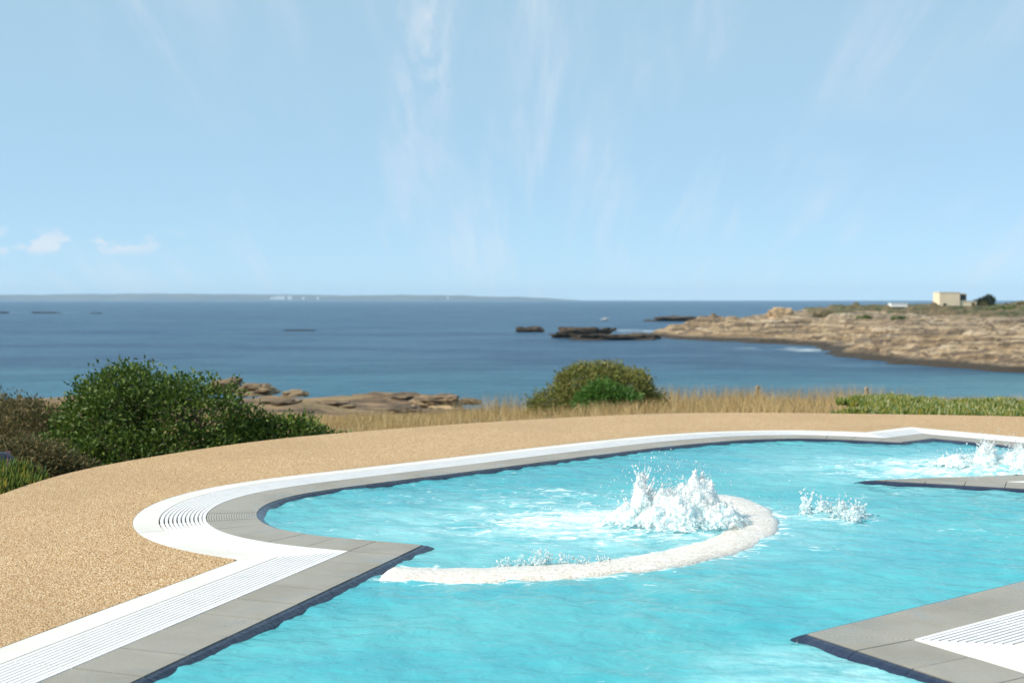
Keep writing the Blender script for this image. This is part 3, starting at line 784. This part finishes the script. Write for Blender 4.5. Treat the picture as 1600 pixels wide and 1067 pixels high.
def ice_plants(name, n, place, size, label, cat, kind=None):
    V = []; F = []; rg = random.Random(n)
    for _ in range(n):
        p = place(rg)
        if p is None: continue
        base = Vector(p); k = rg.randint(4, 7)
        for q in range(k):
            a = rg.uniform(0, 6.28); tilt = rg.uniform(.1, .75); s = size * rg.uniform(.6, 1.25)
            d = Vector((math.cos(a) * tilt, math.sin(a) * tilt, 1)).normalized(); sd = d.orthogonal().normalized(); t = d.cross(sd); wdt = s * .10
            b = len(V); m_ = base + d * s * .55 + Vector((0, 0, -.05 * s)); e = base + d * s + Vector((0, 0, .12 * s))
            for c, r in ((base, .7), (m_, 1.0)):
                for j in range(3): th = j * 2.094; V.append(c + (sd * math.cos(th) + t * math.sin(th)) * wdt * r)
            V.append(e)
            for j in range(3):
                jj = (j + 1) % 3; F += [(b + j, b + jj, b + 3 + jj, b + 3 + j), (b + 3 + j, b + 3 + jj, b + 6)]
    o = mesh_obj(name, V, F, L_ice); tag(o, label, cat, kind=kind); return o
def ice_r(rg):
    x = rg.uniform(3.1, 9.0); y = deck_y(x) + .12 + rg.random() * 3.0
    if x < 3.5 + (y - 13.2) * .35 + .2 * math.sin(y * 5): return None
    return (x, y, land_z(x, y) + .30 * min(1, (y - deck_y(x)) / .6) + .07 * fnoise(x, y, 2, 3, 1.6))
ice_plants('ice_plant_bed', 11000, ice_r, .085, 'yellow-green fleshy ground cover bordering the far deck edge', 'ground cover', 'stuff')
# mound of soil carrying that bed
v = []; f = []
for j, dy in enumerate((.06, .3, .7, 1.6, 2.6, 3.4)):
    for i in range(30):
        x = 3.2 + i * .22; y = deck_y(x) + dy; hh = (0, .20, .28, .28, .24, -.1)[j] * min(1, max(0, (x - 3.3 - dy * .35) / .5)); v.append((x, y, land_z(x, y) + hh - .02))
for j in range(5):
    for i in range(29): f.append((j * 30 + i, j * 30 + i + 1, (j + 1) * 30 + i + 1, (j + 1) * 30 + i))
tag(mesh_obj('planting_mound', v, f, M_soil, smooth=True), kind='structure')
def ice_l(rg):
    y = rg.uniform(7.35, 8.75); x = -3.22 - abs(rg.gauss(0, .35)) - max(0, (y - 7.9) * .05); return (x, y, -.16 + .10 * min(1, (-3.2 - x) / .25) + .03 * fnoise(x, y, 1, 2, 3.))
pl_ = ice_plants('ice_plant', 520, ice_l, .13, 'fresh green fleshy-leaved plant spilling over the deck edge by the scrub', 'plant')
M_fl = mat_plain('purple_petal', (.20, .06, .22), .6)
rgf = random.Random(4)
for k in range(7):
    b = Vector((-3.26 - rgf.random() * .5, 7.7 + rgf.random() * .9, -.02)); V = []; F = []; hgt = rgf.uniform(.10, .19); tip = b + Vector((rgf.gauss(0, .02), 0, hgt))
    limb(V, F, b, tip, .003, .002, 5)
    for q in range(9):
        a = q / 9 * 6.283; d = Vector((math.cos(a), math.sin(a), .35)) * .018; s = Vector((-math.sin(a), math.cos(a), 0)) * .005; i0 = len(V)
        V += [tip, tip + d * .6 + s, tip + d, tip + d * .6 - s]; F += [(i0, i0 + 1, i0 + 2, i0 + 3)]
    fo = mesh_obj('flower', V, F, M_fl, pl_)

# ------------------------------------------------------------------ rocks
M_rock_near = mat_rock('brown_shore_rock', None, .55); M_rock_pale = mat_rock('pale_shore_rock', None, 1.1); M_rock_sea = mat_rock('dark_wet_reef', SEA_Z, .30)
def rock(name, loc, size, mat, label, cat='rock', group=None, seed=0, rz=0.0, sharp=.35, flat=0.0, tilt=0.0, sub=4):
    b = bmesh.new(); bmesh.ops.create_icosphere(b, subdivisions=sub, radius=1)
    for vt in b.verts:
        p = vt.co.copy(); sgn = lambda t: (1 if t > 0 else -1) * abs(t) ** .7
        p = Vector((sgn(p.x), sgn(p.y), sgn(p.z)))
        nz = 1 + sharp * fnoise(p.x + seed * 3.1, p.y, p.z * 2.2, 4, .9) + .12 * fnoise(p.x, p.y + seed, p.z * 4, 3, 3.0)
        p = p * nz
        led = math.floor(p.z * 4 + .5) / 4; p.z = p.z * .45 + led * .55
        p.z += tilt * p.x
        if p.z < -.35: p.z = -.35 - (abs(p.z) - .35) * .25
        vt.co = Vector((p.x * size[0], p.y * size[1], p.z * size[2]))
    me = bpy.data.meshes.new(name); b.to_mesh(me); b.free(); me.materials.append(mat)
    o = bpy.data.objects.new(name, me); col.objects.link(o); o.location = loc; o.rotation_euler = (0, 0, rz); tag(o, label, cat, group); return o
def near_rock(x, y, w_px, h_px, dist, mat, label, seed, **k):
    """rock whose foot the photograph shows at pixel x, y"""
    z = CAMZ - (y - 467) / 1950 * dist; s = dist / 1950
    return rock('shore_rock', ((x - 800) * s, dist, z), (w_px * s / 2, w_px * s / 2.2, h_px * s / 1.4), mat, label, group='rocks along the near shore', seed=seed, **k)
near_rock(347, 607, 58, 20, 56, M_rock_near, 'tall leaning brown boulder showing above the dark shrubs', 1, tilt=.22)
near_rock(398, 612, 58, 15, 55, M_rock_near, 'broken brown slab beside the tall leaning boulder', 2, sharp=.5)
near_rock(460, 616, 40, 9, 58, M_rock_near, 'small rounded brown boulder standing alone at the shoreline', 3)
near_rock(684, 630, 76, 18, 50, M_rock_pale, 'pale weathered boulder at the edge of the dry grass', 4, tilt=-.08)
near_rock(515, 634, 70, 12, 52, M_rock_near, 'dark flat ledge in front of the small rounded boulder', 5, sharp=.5)
near_rock(630, 642, 60, 10, 47, M_rock_near, 'low brown ledge just in front of the pale boulder', 6, sharp=.5)
near_rock(600, 621, 90, 7, 60, M_rock_near, 'long low brown ledge at the water between the boulders', 7, sharp=.5)
near_rock(430, 634, 70, 14, 50, M_rock_near, 'wide brown ledge under the broken slab', 8, sharp=.5)
near_rock(730, 628, 40, 8, 52, M_rock_near, 'dark stone lying right of the pale boulder', 9)
def sea_rock(x, y, w_px, h_px, label, seed, depth=.5, **k):
    d = (CAMZ - SEA_Z) * 1950 / (y - 467); s = d / 1950
    return rock('reef_rock', ((x - 800) * s, d, SEA_Z + .1), (w_px * s / 2, max(w_px * s * depth / 2, 1.0), h_px * s / .85), M_rock_sea, label, group='reefs off the headland', seed=seed, **{'sharp': .6, 'sub': 5, **k})
sea_rock(826, 518, 32, 7, 'small dark rock standing alone in the sea off the headland', 11)
sea_rock(905, 527, 84, 11, 'humped dark reef between the lone rock and the headland', 12)
sea_rock(955, 530, 120, 7, 'long flat dark reef reaching towards the headland tip', 13, sharp=.5)
sea_rock(1055, 501, 90, 5, 'thin dark reef far out behind the headland tip', 14, depth=.3)
sea_rock(1000, 528, 60, 6, 'dark ledge nearest the headland tip', 15)
sea_rock(72, 488.5, 40, 1.4, 'low dark skerry awash far out in the open sea', 16, depth=.2)
sea_rock(150, 489, 18, 1.0, 'tiny dark skerry beside the low one far out', 17, depth=.2)
sea_rock(6, 488.5, 16, 1.4, 'dark skerry awash at the open seaward end of the far reef', 18, depth=.2)
sea_rock(467, 516, 44, .9, 'dark sliver of reef barely awash in mid bay', 19, depth=.25)
# blocky outcrop on the headland ridge
bx, by = 88.0, 400.0
rock('rock_outcrop', (bx - 2, by, head_z(bx, by) + 1.3), (4.0, 3.4, 3.1), M_rock_pale, 'pale blocky outcrop standing up on the headland ridge', seed=41, sharp=.2, sub=4)
rock('rock_outcrop', (bx - 6, by + 1, head_z(bx - 4, by) + .6), (2.6, 2.4, 2.0), M_rock_near, 'darker stone leaning against the pale blocky outcrop', seed=43, sharp=.3, sub=4)

# ------------------------------------------------------------------ house on the headland
def boxv(V, F, x0, x1, y0, y1, z0, z1):
    b = len(V); V += [(x, y, z) for z in (z0, z1) for (x, y) in ((x0, y0), (x1, y0), (x1, y1), (x0, y1))]
    F += [(b, b + 3, b + 2, b + 1), (b + 4, b + 5, b + 6, b + 7)] + [(b + k, b + (k + 1) % 4, b + 4 + (k + 1) % 4, b + 4 + k) for k in range(4)]
M_wall = mat_plain('cream_render', (.70, .58, .42), .8, .1, .4); M_glass = mat_plain('dark_window', (.03, .035, .04), .15); M_trim = mat_plain('pale_coping', (.72, .65, .53), .7)
HX, HY = 140.5, 400.0; hz = head_z(HX + 3, HY) - .3
house = empty('house', (HX, HY, hz)); tag(house, 'cream flat-roofed two-storey house on top of the headland', 'house')
def hpart(name, boxes, mat, par=house):
    V, F = [], []
    for bx_ in boxes: boxv(V, F, *bx_)
    return mesh_obj(name, V, F, mat, par)
wallp = hpart('wall', [(-4.6, 1.9, -3, 3, -1, 5.0), (1.9, 7.4, -2.6, 2.6, -1, 2.2)], M_wall)
hpart('roof_coping', [(-4.7, 2.0, -3.1, 3.1, 5.0, 5.2), (2.003, 7.5, -2.7, 2.7, 2.2, 2.36)], M_trim)
for (x0, x1, z0, z1, yf) in ((2.1, 4.3, 2.5, 4.7, -2.0),):
    V, F = [], []; boxv(V, F, 1.93, 4.4, -1.9, 2.4, 2.36, 4.8); rm = mesh_obj('upper_room', V, F, M_wall, house)
    wn = hpart('window', [(2.1, 4.25, -1.96, -1.9, 2.6, 4.5)], M_glass)
    hpart('window', [(4.4, 4.46, -1.5, 2.0, 2.6, 4.5)], M_glass)
hpart('door', [(5.8, 6.7, -2.66, -2.6, -.2, 1.9)], M_glass)
hpart('window', [(-3.4, -2.4, -3.06, -3.0, .5, 1.6)], M_glass)
L_pine = mat_leaf('dark_pine_needles', [(.015, .03, .012), (.025, .045, .016), (.04, .06, .02)], .6)
shrub('wind_bent_tree', (HX + 11.0, HY + 2, hz), [(0, 0, 1.7, 2.2, 1.6, 1.2), (2.0, 0, 2.5, 1.7, 1.5, 1.5), (-1.6, 0, 1.2, 1.6, 1.4, .9)], 5200, .45, .5, L_pine, 'dark wind-bent tree beside the cream house', 'tree', seed=55, clump=.6)
V, F = [], []; boxv(V, F, -2.6, 2.6, -1.5, 1.5, -.5, .6); boxv(V, F, -2.7, 2.7, -1.6, 1.6, .602, .75)
lw_o = mesh_obj('low_building', V, F, mat_plain('white_paint', (.78, .78, .76), .6)); lw_o.location = (123.0, 398, head_z(123, 398) + .1)
tag(lw_o, 'low white flat-roofed building among headland scrub', 'building')
rgs = random.Random(77)
for k in range(13):
    x = rgs.uniform(95, 176); y = rgs.uniform(335, 398); s = rgs.uniform(.8, 1.8)
    shrub('headland_shrub', (x, y, head_z(x, y)), [(0, 0, .3 * s, 2.2 * s, 1.4 * s, .75 * s), (1.2 * s, 0, .2 * s, 1.4 * s, s, .5 * s)], 700, .4, .6, L_scrub if k % 3 else L_dark, 'low dark shrub in the turf on top of the headland', 'shrub', 'shrubs scattered over the headland', seed=100 + k, clump=.5)

# ------------------------------------------------------------------ posts, lamp, far white things
M_wood = mat_plain('weathered_wood', (.30, .24, .17), .85, .35, 12.0)
for k, (x, y, yt, dist, lb) in enumerate([(1183, 634, 602, 30.5, 'weathered wooden post standing among the tall dry grass tufts'), (1355, 634, 604, 30, 'shorter wooden post behind the fleshy ground cover')]):
    s = dist / 1950; X0 = (x - 800) * s; zt = CAMZ - (yt - 467) * s; zb = land_z(X0, dist) - .2
    b = bmesh.new(); bmesh.ops.create_cone(b, cap_ends=True, segments=10, radius1=.062, radius2=.05, depth=zt - zb)
    for vt in b.verts: vt.co += Vector((.008 * fnoise(vt.co.x * 9, vt.co.y * 9, k), 0, .02 * fnoise(vt.co.x * 20, 3, k) if vt.co.z > 0 else 0))
    bmesh.ops.bevel(b, geom=[e for e in b.edges if all(q.co.z > 0 for q in e.verts)], offset=.008, segments=1, affect='EDGES')
    me = bpy.data.meshes.new('fence_post'); b.to_mesh(me); b.free(); me.materials.append(M_wood)
    o = bpy.data.objects.new('fence_post', me); col.objects.link(o); o.location = (X0, dist, (zt + zb) / 2); o.rotation_euler = (R(2), R(3 - 5 * k), 0)
    tag(o, lb, 'post', 'posts in the dry grass')
# dark garden fixture at the deck edge
M_dark = mat_plain('dark_navy_metal', (.012, .014, .022), .4)
b = bmesh.new(); bmesh.ops.create_uvsphere(b, u_segments=20, v_segments=12, radius=.11)
for vt in b.verts:
    if vt.co.z < 0: vt.co.z *= 2.2; vt.co.x *= 1 + vt.co.z * .5; vt.co.y *= 1 + vt.co.z * .5
me = bpy.data.meshes.new('garden_fixture'); b.to_mesh(me); b.free(); me.materials.append(M_dark)
me.polygons.foreach_set('use_smooth', [True] * len(me.polygons))
o = bpy.data.objects.new('garden_fixture', me); col.objects.link(o); o.location = (-3.76, 9.15, -.03); tag(o, 'dark navy rounded fixture behind the fleshy green plant', 'fixture')
# far buildings on the distant coast
M_white = mat_plain('far_white_wall', (.55, .55, .54), .7, .05, .01)
for k, (x, wpx, hpx) in enumerate([(437, 16, 3.4), (453, 6, 4), (474, 3, 2.4), (497, 3, 2.2), (700, 2.5, 3), (425, 4, 2.2)]):
    s = 14950 / 1950; V, F = [], []; hw = wpx * s / 2; hh = hpx * s
    boxv(V, F, -hw, hw, -20, 20, -12, hh * .8)
    b0 = len(V); V += [(-hw, -20, hh * .8), (hw, -20, hh * .8), (hw, 20, hh * .8), (-hw, 20, hh * .8), (-hw, 0, hh), (hw, 0, hh)]
    F += [(b0, b0 + 1, b0 + 5, b0 + 4), (b0 + 2, b0 + 3, b0 + 4, b0 + 5), (b0 + 1, b0 + 2, b0 + 5), (b0 + 3, b0, b0 + 4)]
    o = mesh_obj('far_building', V, F, M_white); o.location = ((x - 800) * s, 14950, SEA_Z + 22)
    tag(o, {0: 'long white building, widest of those on the hazy distant coast', 4: 'lone white building far along the hazy distant coast from the others'}.get(k, 'tiny white building on the hazy distant coast near the widest one'), 'building', 'white buildings on the distant coast')
# small motorboat off the headland
d = 700.0; s = d / 1950
V, F = [], []
hull = [(-2.3, .0, .9), (-2.3, .75, .8), (0, .95, .8), (1.6, .6, .95), (2.5, 0, 1.15)]
top_ = [(x, y, z) for x, y, z in hull] + [(x, -y, z) for x, y, z in hull[-2:0:-1]]
bot = [(x * .9, y * .55, -.2) for x, y, z in top_]; n = len(top_)
V = top_ + bot; F = [tuple(range(n)), tuple(reversed(range(n, 2 * n)))] + [(i, n + i, n + (i + 1) % n, (i + 1) % n) for i in range(n)]
boat = empty('motorboat', ((945 - 800) * s, d, SEA_Z + .1)); tag(boat, 'small white motorboat out at sea off the headland', 'boat')
mesh_obj('hull', V, F, M_white, boat)
V, F = [], []; boxv(V, F, -.6, .7, -.5, .5, .85, 1.7); boxv(V, F, -.7, .8, -.55, .55, 1.703, 1.8); mesh_obj('cabin', V, F, M_white, boat)
V, F = [], []; boxv(V, F, .705, .73, -.42, .42, 1.2, 1.6); mesh_obj('windscreen', V, F, M_glass, boat)

# ------------------------------------------------------------------ haze over the sea
V, F = [], []; boxv(V, F, -19000, 19000, -19000, 19000, SEA_Z - 16, 130)
m, n, o_ = material('sea_haze'); vol = n.n('ShaderNodeVolumePrincipled', i={'Color': C4(.56, .77, 1.0), 'Density': 5.0e-5}); n.set(o_.inputs['Volume'], vol.outputs[0])
hz_o = mesh_obj('haze', V, F, m); tag(hz_o, 'thin pale haze over the sea', 'haze', kind='stuff')
